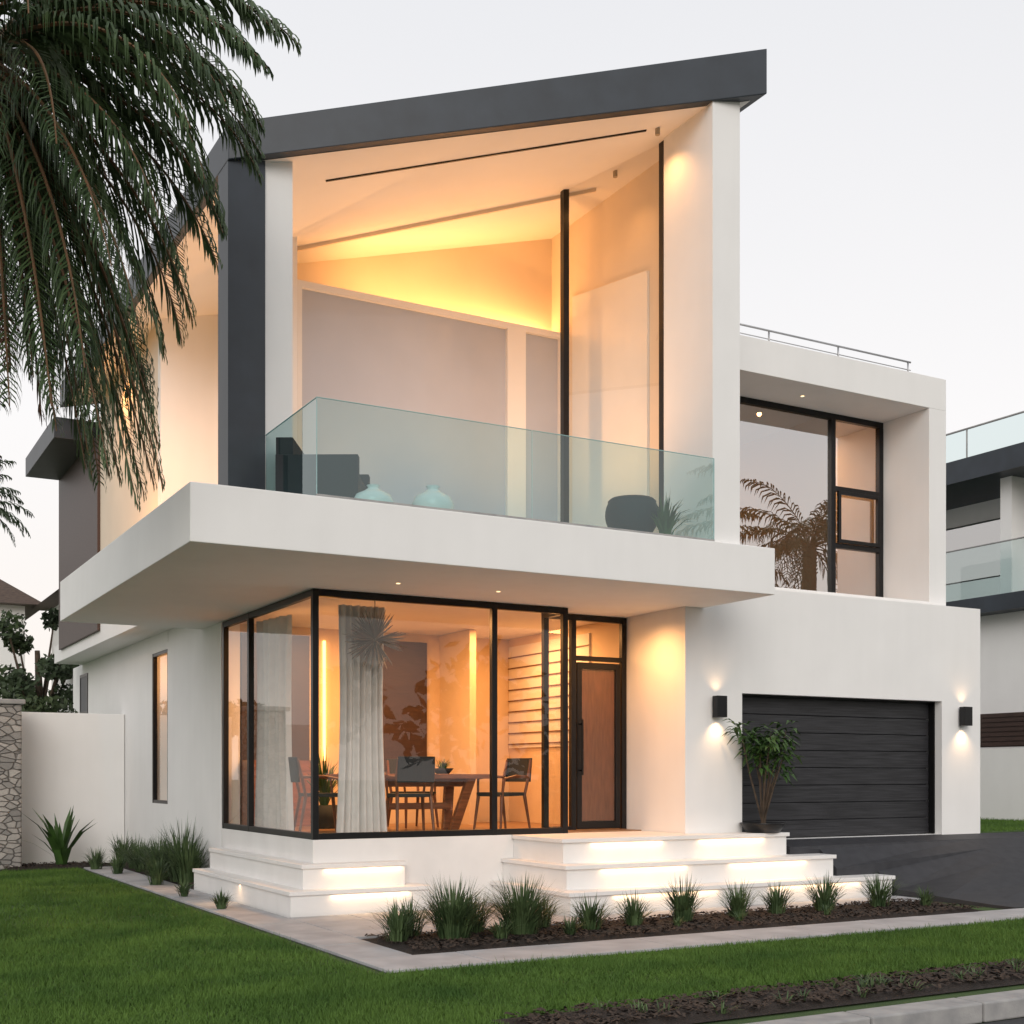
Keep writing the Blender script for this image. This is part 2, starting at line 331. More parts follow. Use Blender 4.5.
T.box(5.14,8.999,14.5,14.75,7.42,7.50)
T.make('terrace_room_frame',M_soffit,H)
B=MB(); B.box(5.20,8.05,14.56,14.6,4.04,7.42); B.box(8.33,8.86,14.56,14.6,4.04,7.42); B.make('frosted_blinds',M_panel,H)
v=[(5.2,15.5,7.0),(8.999,14.95,7.0),(8.999,15.15,7.0),(5.2,15.7,7.0),(5.2,15.5,ceil(5.2)+.01),(8.999,14.95,ceil(9)+.01),(8.999,15.15,ceil(9)+.01),(5.2,15.7,ceil(5.2)+.01)]
obj('cove_wall',v,BF,M_beige2,H)
v=[]
for (x,y) in ((5.15,14.9),(8.6,13.2),(8.62,13.24),(5.17,14.94)): v.append((x,y,ceil(x)-.05))
for (x,y) in ((5.15,14.9),(8.6,13.2),(8.62,13.24),(5.17,14.94)): v.append((x,y,ceil(x)-.004))
obj('ceiling_fold',v,BF,M_beige2,H)
slopewall('terrace_left_wall',5.0,5.139,14.5,17.4,4.04,M_white,H,.01)
area('cove_light',(7.4,14.88,7.52),(0,.10,1),3.0,.12,42,(1,.44,.13),H)
slopewall('side_panel',4.2,4.999,17.4,17.55,4.04,M_white,H,.01)
slopewall('side_upper_wall',4.2,4.4,17.551,21.5,4.04,M_beige2,H,.01)
box('brown_block',4.15,9,21.5,25.2,3.9,7.15,M_brown,H)
box('upper_floor_slab',4.2,9.1,17.27,26,3.70,4.035,M_white,H)
box('back_wall',4.4,9.2,21.2,21.4,4.04,7.7,M_white,H)
spot('side_wallwasher',(3.2,16.9,4.15),(.35,1,.75),260,110,(1,.47,.16),H,blend=1)
spot('side_downlight',(3.9,19.5,7.55),(.15,0,-1),80,150,(1,.47,.16),H,blend=1)
spot('terrace_left_uplight',(4.4,15.8,4.2),(0,0,1),230,140,WARM,H,blend=1)
F=MB()
def post(x,y,s=.04): 
    F.add([(x-s,y-s,4.04),(x+s,y-s,4.04),(x+s,y+s,4.04),(x-s,y+s,4.04),(x-s,y-s,ceil(x-s)),(x+s,y-s,ceil(x+s)),(x+s,y+s,ceil(x+s)),(x-s,y+s,ceil(x-s))],BF)
post(8.18,13.27); post(8.70,11.90,.045)
F.make('mullions',M_black,H)
quad('angled_glass',[(8.18,13.27,4.04),(8.70,11.90,4.04),(8.70,11.90,ceil(8.7)),(8.18,13.27,ceil(8.18))],M_glass,H)
B=MB(); v=[(8.965,12.62,4.1),(8.999,12.62,4.1),(8.999,14.35,4.1),(8.965,14.35,4.1),(8.965,12.62,7.7),(8.999,12.62,7.7),(8.999,14.35,7.95),(8.965,14.35,7.95)]; B.add(v,BF); B.make('wall_panel',M_ceram,H)
for x,y,w in ((8.35,11.55,30),(8.55,12.7,14)): spot('ceiling_spot',(x,y,ceil(x)-.10),(.02,.15,-1),w,140,WARM,H,blend=1)
B=MB()
for x,y in ((8.35,11.55),(8.55,12.7)): B.tube([(x,y,ceil(x)),(x,y,ceil(x)-.08)],.028)
B.make('spot_bodies',M_brass,H)
spot('terrace_uplight',(7.6,12.9,4.2),(0.05,0,1),300,135,WARM,H,blend=1)
spot('terrace_uplight_b',(5.6,13.6,4.2),(0,0,1),120,120,WARM,H,blend=1)
# balustrade
for i,(x0,x1) in enumerate(((4.03,6.30),(6.315,8.605))):
    quad('balustrade_glass',[(x0,10.856,4.041),(x1,10.856,4.041),(x1,10.856,4.951),(x0,10.856,4.951)],M_glassb,H)
quad('balustrade_glass_return',[(4.036,12.33,4.041),(4.036,10.865,4.041),(4.036,10.865,4.951),(4.036,12.33,4.951)],M_glassb,H)
B=MB(); B.box(4.03,8.605,10.846,10.866,4.04,4.07); B.make('balustrade_channel',M_kerb,H)
M_edge=mat('glass_edge',(.30,.50,.50),.15,var=.05)
B=MB(); B.box(4.03,6.30,10.850,10.862,4.951,4.957); B.box(6.315,8.605,10.850,10.862,4.951,4.957); B.box(4.030,4.042,10.866,12.33,4.951,4.957); B.box(6.304,6.311,10.852,10.860,4.07,4.95); B.box(8.600,8.606,10.852,10.860,4.07,4.95); B.box(4.030,4.036,10.852,10.860,4.07,4.95);B.make('balustrade_edge',M_edge,H)

# ---------------------------------------------------------------- steps
S=empty('entrance_steps')
tiers=[(6.90,11.60,11.10,0,.27),(7.04,10.92,11.40,.27,.53),(7.18,10.44,11.70,.53,.80)]
for i,(xl,xr,yf,z0,z1) in enumerate(tiers):
    prism('riser_%d'%i,[(xl+.03,yf+.03),(xr-.03,yf+.03),(xr-.03,12.073),(9.128,12.073),(9.128,12.845),(xl+.03,12.845)],z0,z1-.045,M_step,S,0)
    prism('tread_%d'%i,[(xl,yf),(xr,yf),(xr,12.074),(9.129,12.074),(9.129,12.846),(xl,12.846)],z1-.045,z1,M_step,S,.005)
    for k in range(2):
        area('step_light_%d_%d'%(i,k),(xl+(xr-xl)*(.27+.46*k),yf+.004,z1-.05),(0,-.12,-1),(xr-xl)*.30,.014,1.9,WARM2,S)
S2=empty('garden_steps')
for i,(xl,xr,yf,z0,z1) in enumerate([(4.32,5.95,12.43,0,.29),(4.53,5.75,12.64,.29,.55)]):
    poly=[(xl+.02,yf+.02),(xr-.02,yf+.02),(xr-.02,12.846),(4.726,12.846),(4.726,16.2),(xl+.02,16.2)]
    prism('riser_%d'%i,poly,z0,z1-.045,M_step,S2,0)
    poly=[(xl,yf),(xr,yf),(xr,12.847),(4.727,12.847),(4.727,16.2),(xl,16.2)]
    prism('tread_%d'%i,poly,z1-.045,z1,M_step,S2,.005)
    area('step_light_%d'%i,((xl+xr)/2+.1,yf-.002,z1-.05),(0,-.15,-1),.9,.014,1.7,WARM2,S2)
area('step_light_side',(4.31,14.2,.235),(-.12,0,-1),.014,.9,1.4,WARM2,S2)

# ---------------------------------------------------------------- furniture
def chair(loc,rot):
    c=empty('dining_chair'); B=MB()
    B.add([(-.23,-.22,.42),(.23,-.22,.42),(.21,.22,.43),(-.21,.22,.43),(-.23,-.22,.47),(.23,-.22,.47),(.21,.22,.47),(-.21,.22,.47)],BF,1)
    for sx in (-1,1):
        B.tube([(sx*.21,-.2,.44),(sx*.24,-.25,0)],[.024,.015])
        B.tube([(sx*.20,.2,.44),(sx*.22,.28,0)],[.024,.015])
        B.tube([(sx*.20,.2,.42),(sx*.22,.25,.66),(sx*.21,.30,.88)],[.02,.02,.016])
        B.tube([(sx*.22,.24,.66),(sx*.25,.0,.67),(sx*.24,-.18,.64),(sx*.22,-.2,.44)],[.018,.02,.018,.016])
    n=8; v=[];f=[]
    for j in range(2):
        for k in range(n+1):
            t=-1+2*k/n
            for z in (.60,.90): v.append((t*.22,.27+.05*(1-t*t)+(.03 if z>.8 else 0)+j*.025,z))
    m_=2*(n+1)
    for k in range(n):
        a0=2*k; f+=[(a0,a0+1,a0+3,a0+2),(m_+a0,m_+a0+2,m_+a0+3,m_+a0+1),(a0+1,m_+a0+1,m_+a0+3,a0+3),(a0,a0+2,m_+a0+2,m_+a0)]
    f+=[(0,m_,m_+1,1),(2*n,2*n+1,m_+2*n+1,m_+2*n)]
    B.add(v,f,1)
    B.make('chair_frame',[M_doorw,M_dark],c,bevel=.004)
    c.location=loc; c.rotation_euler=(0,0,rot)
fl=.816
chair((7.55,13.75,fl),math.radians(-75))
chair((6.15,13.45,fl),math.radians(170))
chair((5.35,14.3,fl),math.radians(80))
chair((6.9,15.0,fl),math.radians(5))
T=empty('dining_table'); B=MB()
B.add(bv(-.95,.95,-.42,.42,.64,.70),BF); B.box(-.80,.80,-.05,.05,.54,.64)
for s in (-1,1):
    B.obox((s*.62,-.2,.32),(.06,0,0),(0,.04,0),(s*.07,-.1,.32)); B.obox((s*.62,.2,.32),(.06,0,0),(0,.04,0),(s*.07,.1,.32))
B.obox((0,0,.30),(.55,0,0),(0,.04,0),(0,0,.04))
B.make('table_frame',M_wood,T,bevel=.008); T.location=(6.5,14.2,fl)
def curtain(name,p0,p1,z0,z1,amp=.05,waves=7):
    v=[];f=[];n=waves*8; mrows=14
    p0=Vector(p0);p1=Vector(p1); d=(p1-p0); nn=Vector((-d.y,d.x)).normalized()
    for j in range(mrows+1):
        tz=j/mrows; pinch=1-.12*math.sin(math.pi*tz)-.10*tz
        for i in range(n+1):
            t=i/n; tt=.5+(t-.5)*pinch
            q=p0+d*tt+nn*(amp*math.sin(t*waves*2*math.pi+.5*math.sin(tz*3)+.6*math.sin(t*9))*(.75+.25*math.sin(t*17+tz)))
            v.append((q.x,q.y,z0+(z1-z0)*tz))
    for j in range(mrows):
        for i in range(n): a0=j*(n+1)+i; f.append((a0,a0+1,a0+n+2,a0+n+1))
    return obj(name,v,f,M_curt,None,smooth=True)
curtain('curtain',(5.15,13.24),(5.78,13.24),.83,3.42,.06)
curtain('curtain',(4.88,15.35),(5.02,14.3),.83,3.42,.06,waves=6)
B=MB(); c=Vector((5.53,13.03,3.02))
for i in range(110):
    d=Vector((random.gauss(0,1),random.gauss(0,.18),random.gauss(0,1))).normalized()
    B.tube([c+d*.02,c+d*.2,c+d*random.uniform(.26,.38)],[.004,.009,.002],n=4)
B.tube([c,c+Vector((0,0,.48))],.006,n=5)
B.make('starburst_pendant',M_silver)
prof=[(0,0),(.13,0),(.20,.08),(.215,.15),(.18,.23),(.09,.28),(.055,.31),(.07,.34),(.06,.34),(.045,.31)]
lathe('ceramic_vase',prof,(5.42,11.30,4.041),M_ceram)
lathe('ceramic_vase',[(r*.95,z*.85) for r,z in prof],(4.80,11.35,4.041),M_ceram)
def armchair(loc,rot):
    c=empty('terrace_armchair'); B=MB()
    B.box(-.35,.35,-.33,.33,.18,.42); B.box(-.35,.35,.33,.50,.18,.80); B.box(-.47,-.353,-.33,.48,.15,.60); B.box(.353,.47,-.33,.48,.15,.60)
    for sx in (-.4,.4):
        for sy in (-.28,.42): B.tube([(sx,sy,.18),(sx,sy,0)],[.025,.015])
    o=B.make('armchair_body',M_dark,c,bevel=.035); c.location=loc; c.rotation_euler=(0,0,rot)
armchair((4.62,12.0,4.041),math.radians(60))
prof=[]
for i in range(15):
    a_=math.radians(-90+i*9.0); prof.append((.30*math.cos(a_),.30+.30*math.sin(a_)))
E=empty('round_lounge_chair'); lathe('shell',prof+[(.27,.45),(.25,.32),(.0,.27)],(8.0,11.55,4.10),M_dark,E)
B=MB(); B.tube([(8.0,11.55,4.04),(8.0,11.55,4.14)],[.22,.1],n=20); B.make('base',M_black,E)

# ================================================================ plants
def blades(B,c,n,h,spread,w=.012,curl=1.0,mi=0,segs=3,rb=.05):
    for i in range(n):
        az=random.uniform(0,2*math.pi)
        L=h*random.uniform(.55,1.12); out=spread*random.uniform(.1,1)
        d=Vector((math.cos(az),math.sin(az),0)); s=Vector((-d.y,d.x,0))
        p0=Vector(c)+d*random.uniform(0,rb)
        pts=[]
        for k in range(segs+1):
            t=k/segs
            pts.append(p0+d*(out*(t**1.5))+Vector((0,0,L*(t-.45*curl*(out/max(spread,.01))*t*t*t))))
        v=[];f=[]
        for k,p in enumerate(pts[:-1]):
            ww=w*(1-.5*k/segs); v+=[p-s*ww/2,p+s*ww/2]
        v.append(pts[-1])
        for k in range(segs-1): f.append((2*k,2*k+1,2*k+3,2*k+2))
        f.append((2*segs-2,2*segs-1,2*segs))
        B.add(v,f,mi)
def clump(x,y,h,sp,n,z=0.02,w=.012,name='ornamental_grass',m=None):
    B=MB(); blades(B,(x,y,z),n,h,sp,w,rb=sp*.3); return B.make(name,m or M_spike)
for x,y,h,sp,n in ((4.48,10.05,.40,.34,200),(5.0,10.0,.58,.50,480),(5.70,10.0,.58,.52,480),(6.42,9.95,.36,.34,190),(6.95,10.0,.36,.28,150),(7.58,10.05,.48,.34,230),
    (8.27,10.05,.42,.32,180),(8.83,10.1,.38,.30,160),(9.50,10.1,.44,.34,200),(10.3,10.1,.42,.36,200),(5.35,9.75,.22,.2,90),(6.05,9.72,.20,.18,70),(10.8,9.9,.26,.2,80),(4.72,10.32,.4,.35,160),(5.35,10.3,.42,.4,180),(6.1,10.3,.35,.3,130),(8.05,9.75,.14,.14,40),(9.2,9.75,.14,.14,40),(7.25,9.7,.12,.12,40)):
    clump(x,y,h,sp,n,.05)
for x,y,h,sp,n in ((4.45,16.9,.75,.46,260),(4.35,17.9,.70,.5,260),(4.5,18.8,.6,.42,220),(4.45,19.5,.55,.42,200),(4.5,20.2,.55,.4,180),(4.5,21.2,.6,.35,140),(4.5,17.4,.95,.55,220),(4.05,17.0,.45,.3,120),(3.95,15.2,.22,.18,70),(3.95,13.6,.24,.18,80),(4.0,19.2,.35,.25,90),(3.9,20.3,.4,.3,90)):
    clump(x,y,h,sp,n,.03,.018)
B=MB(); blades(B,(3.55,21.3,.02),22,1.0,.80,.12,.5); B.make('agave_plant',M_leaf)
PT=empty('potted_shrub')
lathe('pot',[(0,0),(.20,0),(.27,.10),(.28,.12),(.25,.12),(.0,.10)],(10.15,11.86,.801),M_black,PT)
B=MB(); tips=[]
for i in range(14):
    az=random.uniform(0,6.28); r=random.uniform(.08,.42); top=Vector((10.12+r*math.cos(az),11.74+.55*r*math.sin(az),.85+random.uniform(.75,1.25)))
    b0=Vector((10.15+random.uniform(-.04,.04),11.86,.88)); mid=(b0+top)/2+Vector((random.uniform(-.06,.06),0,.05))
    B.tube([b0,mid,top],[.014,.010,.005],n=5,mi=1); tips.append(top)
for tp in tips:
    for i in range(28):
        az=random.uniform(0,6.28); el=random.uniform(-.5,.6); L=random.uniform(.13,.24); w=L*.30
        d=Vector((math.cos(az)*math.cos(el),math.sin(az)*math.cos(el),math.sin(el))); s=d.cross(Vector((0,0,1))).normalized()
        p=tp+Vector((random.uniform(-.10,.10),random.uniform(-.05,.05),random.uniform(-.18,.08)))
        q=p+d*L*.5+Vector((0,0,.01)); e=p+d*L-Vector((0,0,L*.3))
        B.add([p,q-s*w/2,e,q+s*w/2,q+Vector((0,0,-.01))],[(0,1,4),(1,2,4),(2,3,4),(3,0,4)],0)
B.make('foliage',[M_leaf,M_bark],PT)
TP=empty('table_plant'); lathe('bowl',[(0,0),(.08,0),(.14,.07),(.13,.07),(0,.05)],(6.85,14.0,fl+.70),M_dark,TP)
B=MB(); blades(B,(6.85,14.0,fl+.75),60,.16,.2,.014); B.make('leaves',M_leaf,TP)
B=MB(); blades(B,(8.2,11.2,4.06),60,.6,.4,.03); B.make('terrace_plant',M_leaf)
IP=empty('indoor_plant'); lathe('pot',[(0,0),(.14,0),(.17,.3),(.0,.28)],(5.75,15.2,fl),M_dark,IP); B=MB(); blades(B,(5.75,15.2,fl+.28),70,.8,.4,.03); B.make('leaves',M_leaf,IP)

# ---------------------------------------------------------------- palms
def palm(name,crown,base,fronds,seed,trunk_r=.17,leaf=.45,nl=52,wid=.011,far=False):
    rd=random.Random(seed)
    E=empty(name); B=MB()
    crown=Vector(crown)
    for (az,el,L,droop,dry) in fronds:
        az=math.radians(az); e0=math.radians(el); dr=math.radians(droop)
        n=18; pts=[crown+Vector((math.cos(az),math.sin(az),0))*.08+Vector((0,0,rd.uniform(-.1,.1)))]; dirs=[]
        twist=rd.uniform(-.25,.25)
        for k in range(n):
            t=(k+.5)/n; e=e0-dr*(t**1.15); e=max(e,-math.radians(86)); a=az+twist*t
            d=Vector((math.cos(a)*math.cos(e),math.sin(a)*math.cos(e),math.sin(e))); dirs.append(d); pts.append(pts[-1]+d*(L/n))
        B.tube(pts,[.020*(1-.85*k/n)+.002 for k in range(n+1)],n=5,mi=1)
        for k in range(nl):
            t=.10+.89*(k+rd.random()*.6)/nl; f_=t*n; i=min(int(f_),n-1); p=pts[i].lerp(pts[i+1],f_-i); d=dirs[i]
            side=d.cross(Vector((0,0,1)))
            if side.length<.15: side=Vector((math.sin(az),-math.cos(az),0))
            side.normalize(); up=side.cross(d).normalized()
            ll=leaf*(math.sin(math.pi*min(1,.18+t*.80))**.6)*rd.uniform(.8,1.12)
            for sg in (-1,1):
                dd=(side*sg*rd.uniform(.55,.9)+d*rd.uniform(.6,.95)+up*rd.uniform(.05,.35)).normalized()
                g=Vector((0,0,-1))
                q1=p+dd*ll*.45+g*ll*.04; q2=p+(dd+g*.35).normalized()*ll*.80+g*ll*.06; q3=p+(dd+g*.75).normalized()*ll*1.0+g*ll*.10
                wv=d*wid+up*.004
                B.add([p-wv*.5,p+wv*.5,q1+wv,q1-wv,q2+wv*.8,q2-wv*.8,q3],[(0,1,2,3),(3,2,4,5),(5,4,6)],2 if dry else 0)
    B.make('fronds',[M_palmf if far else M_palm,M_palmf if far else M_rach,M_dead],E)
    TB=MB(); base=Vector(base); n=26; pts=[];rad=[]
    for k in range(n+1):
        t=k/n; p=base.lerp(crown,t); bend=math.sin(math.pi*t)*.12; pts.append(p+Vector((-bend,0,0))); rad.append(trunk_r*(1.25-.3*t)*(1+.06*(k%2)))
    TB.tube(pts,rad,n=16)
    for k in range(60):
        a_=k*2.4; z=-.05-.9*(k/60); p=crown+Vector((math.cos(a_)*.14,math.sin(a_)*.14,z)); d=Vector((math.cos(a_),math.sin(a_),1.0)).normalized()
        TB.tube([p,p+d*.16],[.035,.015],n=5)
    TB.make('trunk',M_trunk,E)
SR=-29.24
rd=random.Random(3); fr=[]
for a_,e,L,dr in ((4,46,2.75,90),(-12,30,2.7,85),(18,20,2.5,85),(-30,10,2.5,80),(8,2,2.35,75),(30,-8,2.4,60),(-18,-18,2.4,55),(12,-30,2.6,45),(-40,-30,2.8,44),(35,38,2.6,95),(-45,40,2.6,95),
    (-5,70,2.4,120),(22,60,2.6,110),(0,-44,2.8,34),(40,-48,3.0,28),(-30,-50,3.1,28),(20,-56,3.3,22),(50,10,2.6,80),(-55,15,2.6,80),(60,-30,3.0,46),(-62,-18,3.0,55),
    (-15,-40,2.8,38),(14,38,2.5,100),(10,-62,3.7,14),(-20,-64,3.6,14),(35,-62,3.6,14),(0,-66,3.8,12),(48,-60,3.5,16),(-45,-60,3.4,16),(-10,8,2.4,85),(20,8,2.4,85),(-25,22,2.5,88),(10,28,2.5,95),(65,-55,3.5,20),(-70,-50,3.5,20),(15,-70,3.5,10),(-6,-72,3.6,10),
    (25,-68,3.4,10),(-30,-70,3.2,10),(55,-70,3.3,10),(-58,-68,3.3,10),(5,54,2.7,105),(-8,52,2.2,110),(45,-20,2.6,60),(-48,-6,2.6,65)):
    fr.append((SR+a_+rd.uniform(-4,4),e,L,dr,0))
for i in range(14):
    fr.append((rd.uniform(70,290)+SR,rd.uniform(-60,70),rd.uniform(2.6,3.1),rd.uniform(50,100),0))
for i in range(12):
    fr.append((rd.uniform(-90,90)+SR,rd.uniform(-84,-70),rd.uniform(2.4,3.1),8,1 if rd.random()<.45 else 0))
palm('palm_tree',(1.16,10.8,7.25),(0.45,11.1,0),fr,5,nl=64,wid=.012,leaf=.45)
def rfr(n,L,seed):
    r=random.Random(seed); return [(r.uniform(0,360),r.uniform(-45,75),L*r.uniform(.85,1.1),r.uniform(60,100),0) for i in range(n)]
palm('palm_tree',(27,-3,8.6),(27.2,-3,-.12),rfr(44,3.4,1),6,.22,.6,24,.03,True)
palm('palm_tree',(23.5,-5,8.2),(23.7,-5,-.12),rfr(40,3.4,2),7,.2,.6,24,.03,True)
palm('palm_tree',(4.5,46,10.6),(4.4,46,0),rfr(34,2.4,3),8,.2,.5,22,.03,True)

def leafcloud(B,blobs,n,size,mi=0,rd=random):
    for i in range(n):
        cx,cy,cz_,r=rd.choice(blobs)
        d=Vector((rd.gauss(0,1),rd.gauss(0,1),rd.gauss(0,1))).normalized()*r*(rd.random()**.45)
        p=Vector((cx,cy,cz_))+Vector((d.x,d.y,d.z*.8)); s=size*rd.uniform(.6,1.3)
        a=Vector((rd.gauss(0,1),rd.gauss(0,1),rd.gauss(0,1))).normalized(); b=a.cross(Vector((rd.gauss(0,1),rd.gauss(0,1),rd.gauss(0,1)))).normalized()
        B.add([p-a*s,p+b*s*.6,p+a*s,p-b*s*.6],[(0,1,2,3)],mi)
def tree(name,x,y,h,r,n=1500,size=.12,z0=0):
    E=empty(name); B=MB()
    B.tube([(x,y,z0),(x+.1,y,z0+h*.4),(x,y,z0+h*.75)],[.03*h,.022*h,.01*h],mi=1)
    blobs=[]
    for i in range(14):
        a=random.uniform(0,6.28); rr=r*random.uniform(.2,.8); zz=z0+h*random.uniform(.45,.92)
        blobs.append((x+rr*math.cos(a),y+rr*math.sin(a),zz,r*random.uniform(.25,.45)))
        B.tube([(x,y,z0+h*.38),(x+rr*math.cos(a),y+rr*math.sin(a),zz)],[.01*h,.003*h],n=5,mi=1)
    leafcloud(B,blobs,n,size)
    B.make('crown',[M_tree,M_bark],E)
tree('background_tree',5.0,33.5,6.2,1.3,3000,.09)
tree('background_tree',26.5,25.5,10.4,1.6,2600,.11,.7)
B=MB(); leafcloud(B,[(2.2+i*.3,23.2,2.55,.45) for i in range(6)],2600,.06); B.make('hedge',[M_tree])
B=MB(); blobs=[]
for i in range(60):
    x=-45+i*2.0; blobs.append((x,-24+random.uniform(-3,3),random.uniform(1.5,5.5),random.uniform(1.6,2.8)))
leafcloud(B,blobs,7000,.42); B.make('distant_trees',[M_tree])

# ================================================================ ground
GB=MB(); Z=-.124
GB.add([(-300,-300,Z),(300,-300,Z),(300,5.7,Z),(-300,5.7,Z),(-300,5.701,0),(300,5.701,0),(300,400,0),(-300,400,0)],[(0,1,2,3),(3,2,5,4),(4,5,6,7)])
GB.make('ground',M_lawn)
quad('road',[(-120,-3,-.12),(120,-3,-.12),(120,5.64,-.12),(-120,5.64,-.12)],M_asph)
B=MB(); x=-40.3
while x<40: B.box(x,x+.985,5.64,5.88,-.12,.012); x+=1.0
B.make('kerb',M_kerb,bevel=.012)
def lawn(n,regs,name='lawn',z=0,hmin=.02,hmax=.05):
    P_=[]
    tot=sum((b-a)*(d-c)*w for a,b,c,d,w in regs)
    for a,b,c,d,w in regs:
        k=int(n*(b-a)*(d-c)*w/tot); P_.append(np.stack([rng.uniform(a,b,k),rng.uniform(c,d,k)],1))
    p=np.concatenate(P_); k=len(p)
    az=rng.uniform(0,2*np.pi,k); h=rng.uniform(hmin,hmax,k); h*=np.where(rng.random(k)<.04,1.5,1); w=rng.uniform(.003,.006,k)
    patch=.5+.5*np.sin(p[:,0]*2.1+1.3*np.sin(p[:,1]*1.7))*np.sin(p[:,1]*2.6+np.sin(p[:,0]*1.3)); h*=.75+.4*patch
    lx=rng.normal(0,.02,k); ly=rng.normal(0,.02,k)
    V=np.zeros((k,3,3),np.float32)
    V[:,0,0]=p[:,0]-np.cos(az)*w; V[:,0,1]=p[:,1]-np.sin(az)*w; V[:,0,2]=z
    V[:,1,0]=p[:,0]+np.cos(az)*w; V[:,1,1]=p[:,1]+np.sin(az)*w; V[:,1,2]=z
    V[:,2,0]=p[:,0]+lx; V[:,2,1]=p[:,1]+ly; V[:,2,2]=z+h
    me=bpy.data.meshes.new(name); me.vertices.add(k*3); me.vertices.foreach_set('co',V.ravel())
    me.loops.add(k*3); me.loops.foreach_set('vertex_index',np.arange(k*3,dtype=np.int32))
    me.polygons.add(k); me.polygons.foreach_set('loop_start',np.arange(0,k*3,3,dtype=np.int32)); me.polygons.foreach_set('loop_total',np.full(k,3,np.int32))
    me.update(); me.validate(); me.materials.append(M_blade)
    o=bpy.data.objects.new(name,me); COL.objects.link(o)
lawn(380000,[(-1.5,3.6,5.92,8.3,1.6),(-1.5,-.6,8.3,9.1,1.6),(.85,3.6,8.3,8.6,1.6),(3.6,13,6.75,8.65,1.6),(.85,3.7,8.6,9.1,1.2),(-1,3.7,9.1,13,1.2),(-1,3.7,13,20.8,.6),(13,17,6.75,8.65,.6)],hmax=.06)
PV=MB(); g=.008
def tiles(x0,x1,y0,y1,sx,sy):
    nx=max(1,round((x1-x0)/sx)); ny=max(1,round((y1-y0)/sy)); dx=(x1-x0)/nx; dy=(y1-y0)/ny
    for i in range(nx):
        for j in range(ny):
            dz=random.uniform(-.002,.002)
            PV.box(x0+i*dx+g/2,x0+(i+1)*dx-g/2,y0+j*dy+g/2,y0+(j+1)*dy-g/2,-.02,.028+dz)
tiles(3.80,16.4,8.70,9.36,.9,.66)
tiles(3.80,4.31,9.36,20.8,.6,.9)
tiles(4.31,11.6,10.62,11.09,.9,.5)
tiles(4.31,6.88,11.09,12.42,.72,.66)
tiles(5.96,6.88,12.42,12.84,.52,.42)
PV.make('path',M_pave,bevel=.004)
quad('path_joints',[(3.79,8.69,.006),(16.4,8.69,.006),(16.4,9.38,.006),(3.79,9.38,.006)],M_joint)
quad('path_joints',[(4.30,10.6,.006),(11.62,10.6,.006),(11.62,12.84,.006),(4.30,12.84,.006)],M_joint)
quad('path_joints',[(3.79,9.381,.006),(4.299,9.381,.006),(4.299,20.8,.006),(3.79,20.8,.006)],M_joint)
def bed(name,x0,x1,y0,y1,z=.012,nch=2500,hump=.05):
    nx=int((x1-x0)/.08); ny=max(4,int((y1-y0)/.08)); v=[];f=[]
    for j in range(ny+1):
        for i in range(nx+1):
            e=min(i,nx-i,2)/2*min(j,ny-j,2)/2
            v.append((x0+(x1-x0)*i/nx,y0+(y1-y0)*j/ny,z+e*(random.uniform(0,.02)+hump*.5)))
    for j in range(ny):
        for i in range(nx): a=j*(nx+1)+i; f.append((a,a+1,a+nx+2,a+nx+1))
    B=MB(); B.add(v,f,0)
    for i in range(nch):
        x=random.uniform(x0+.05,x1-.05); y=random.uniform(y0+.04,y1-.04); s=random.uniform(.01,.028); a=random.uniform(0,6.28); t=random.uniform(-.5,.5)
        u=Vector((math.cos(a),math.sin(a),t))*s; w=Vector((-math.sin(a),math.cos(a),random.uniform(-.5,.5)))*s*.4; p=Vector((x,y,z+hump*.5+.02))
        B.add([p-u-w,p+u-w,p+u+w,p-u+w],[(0,1,2,3)],1)
    B.make(name,[M_soil,M_chip])
bed('planting_bed',4.33,11.25,9.40,10.60,nch=6000)
bed('planting_bed',3.6,16,6.02,6.70,nch=7000)
bed('planting_bed',4.33,4.72,16.25,21.9,nch=800)
bed('planting_bed',2.6,4.3,20.9,21.9,nch=600)
bed('planting_bed',-.6,.85,8.3,9.1,nch=900)
B=MB()
for i in range(60): blades(B,(random.uniform(4.2,15),random.uniform(6.1,6.6),.03),12,.10,.12,.012)
B.make('groundcover_plants',M_spike)
# driveway
L=[(10.46,12.10,.69),(10.46,11.72,.62),(10.94,11.71,.58),(10.94,11.42,.36),(11.62,11.41,.30),(11.62,11.10,.10),(11.66,10.4,.06),(11.66,9.72,.036),(11.66,9.38,.032)]
prof_=[.69,.64,.635,.53,.525,.40,.20,.055,.034]
M1=[(13.6,y,z) for (_,y,__),z in zip(L,prof_)]
R_=[(19,y,z) for (_,y,__),z in zip(L,prof_)]
n=len(L); v=L+M1+R_+[(x,y,-.01) for x,y,z in L]
f=[(i,n+i,n+i+1,i+1)[::-1] for i in range(n-1)]+[(n+i,2*n+i,2*n+i+1,n+i+1)[::-1] for i in range(n-1)]+[(i,i+1,3*n+i+1,3*n+i) for i in range(n-1)]
obj('driveway',v,f,M_drive,smooth=False)
B=MB(); B.box(14.265,60,12.105,80,0,.70); B.make('raised_lawn',M_lawn)
lawn(30000,[(14.3,18.3,12.15,18,1)],'raised_lawn_grass',.70,.02,.06)

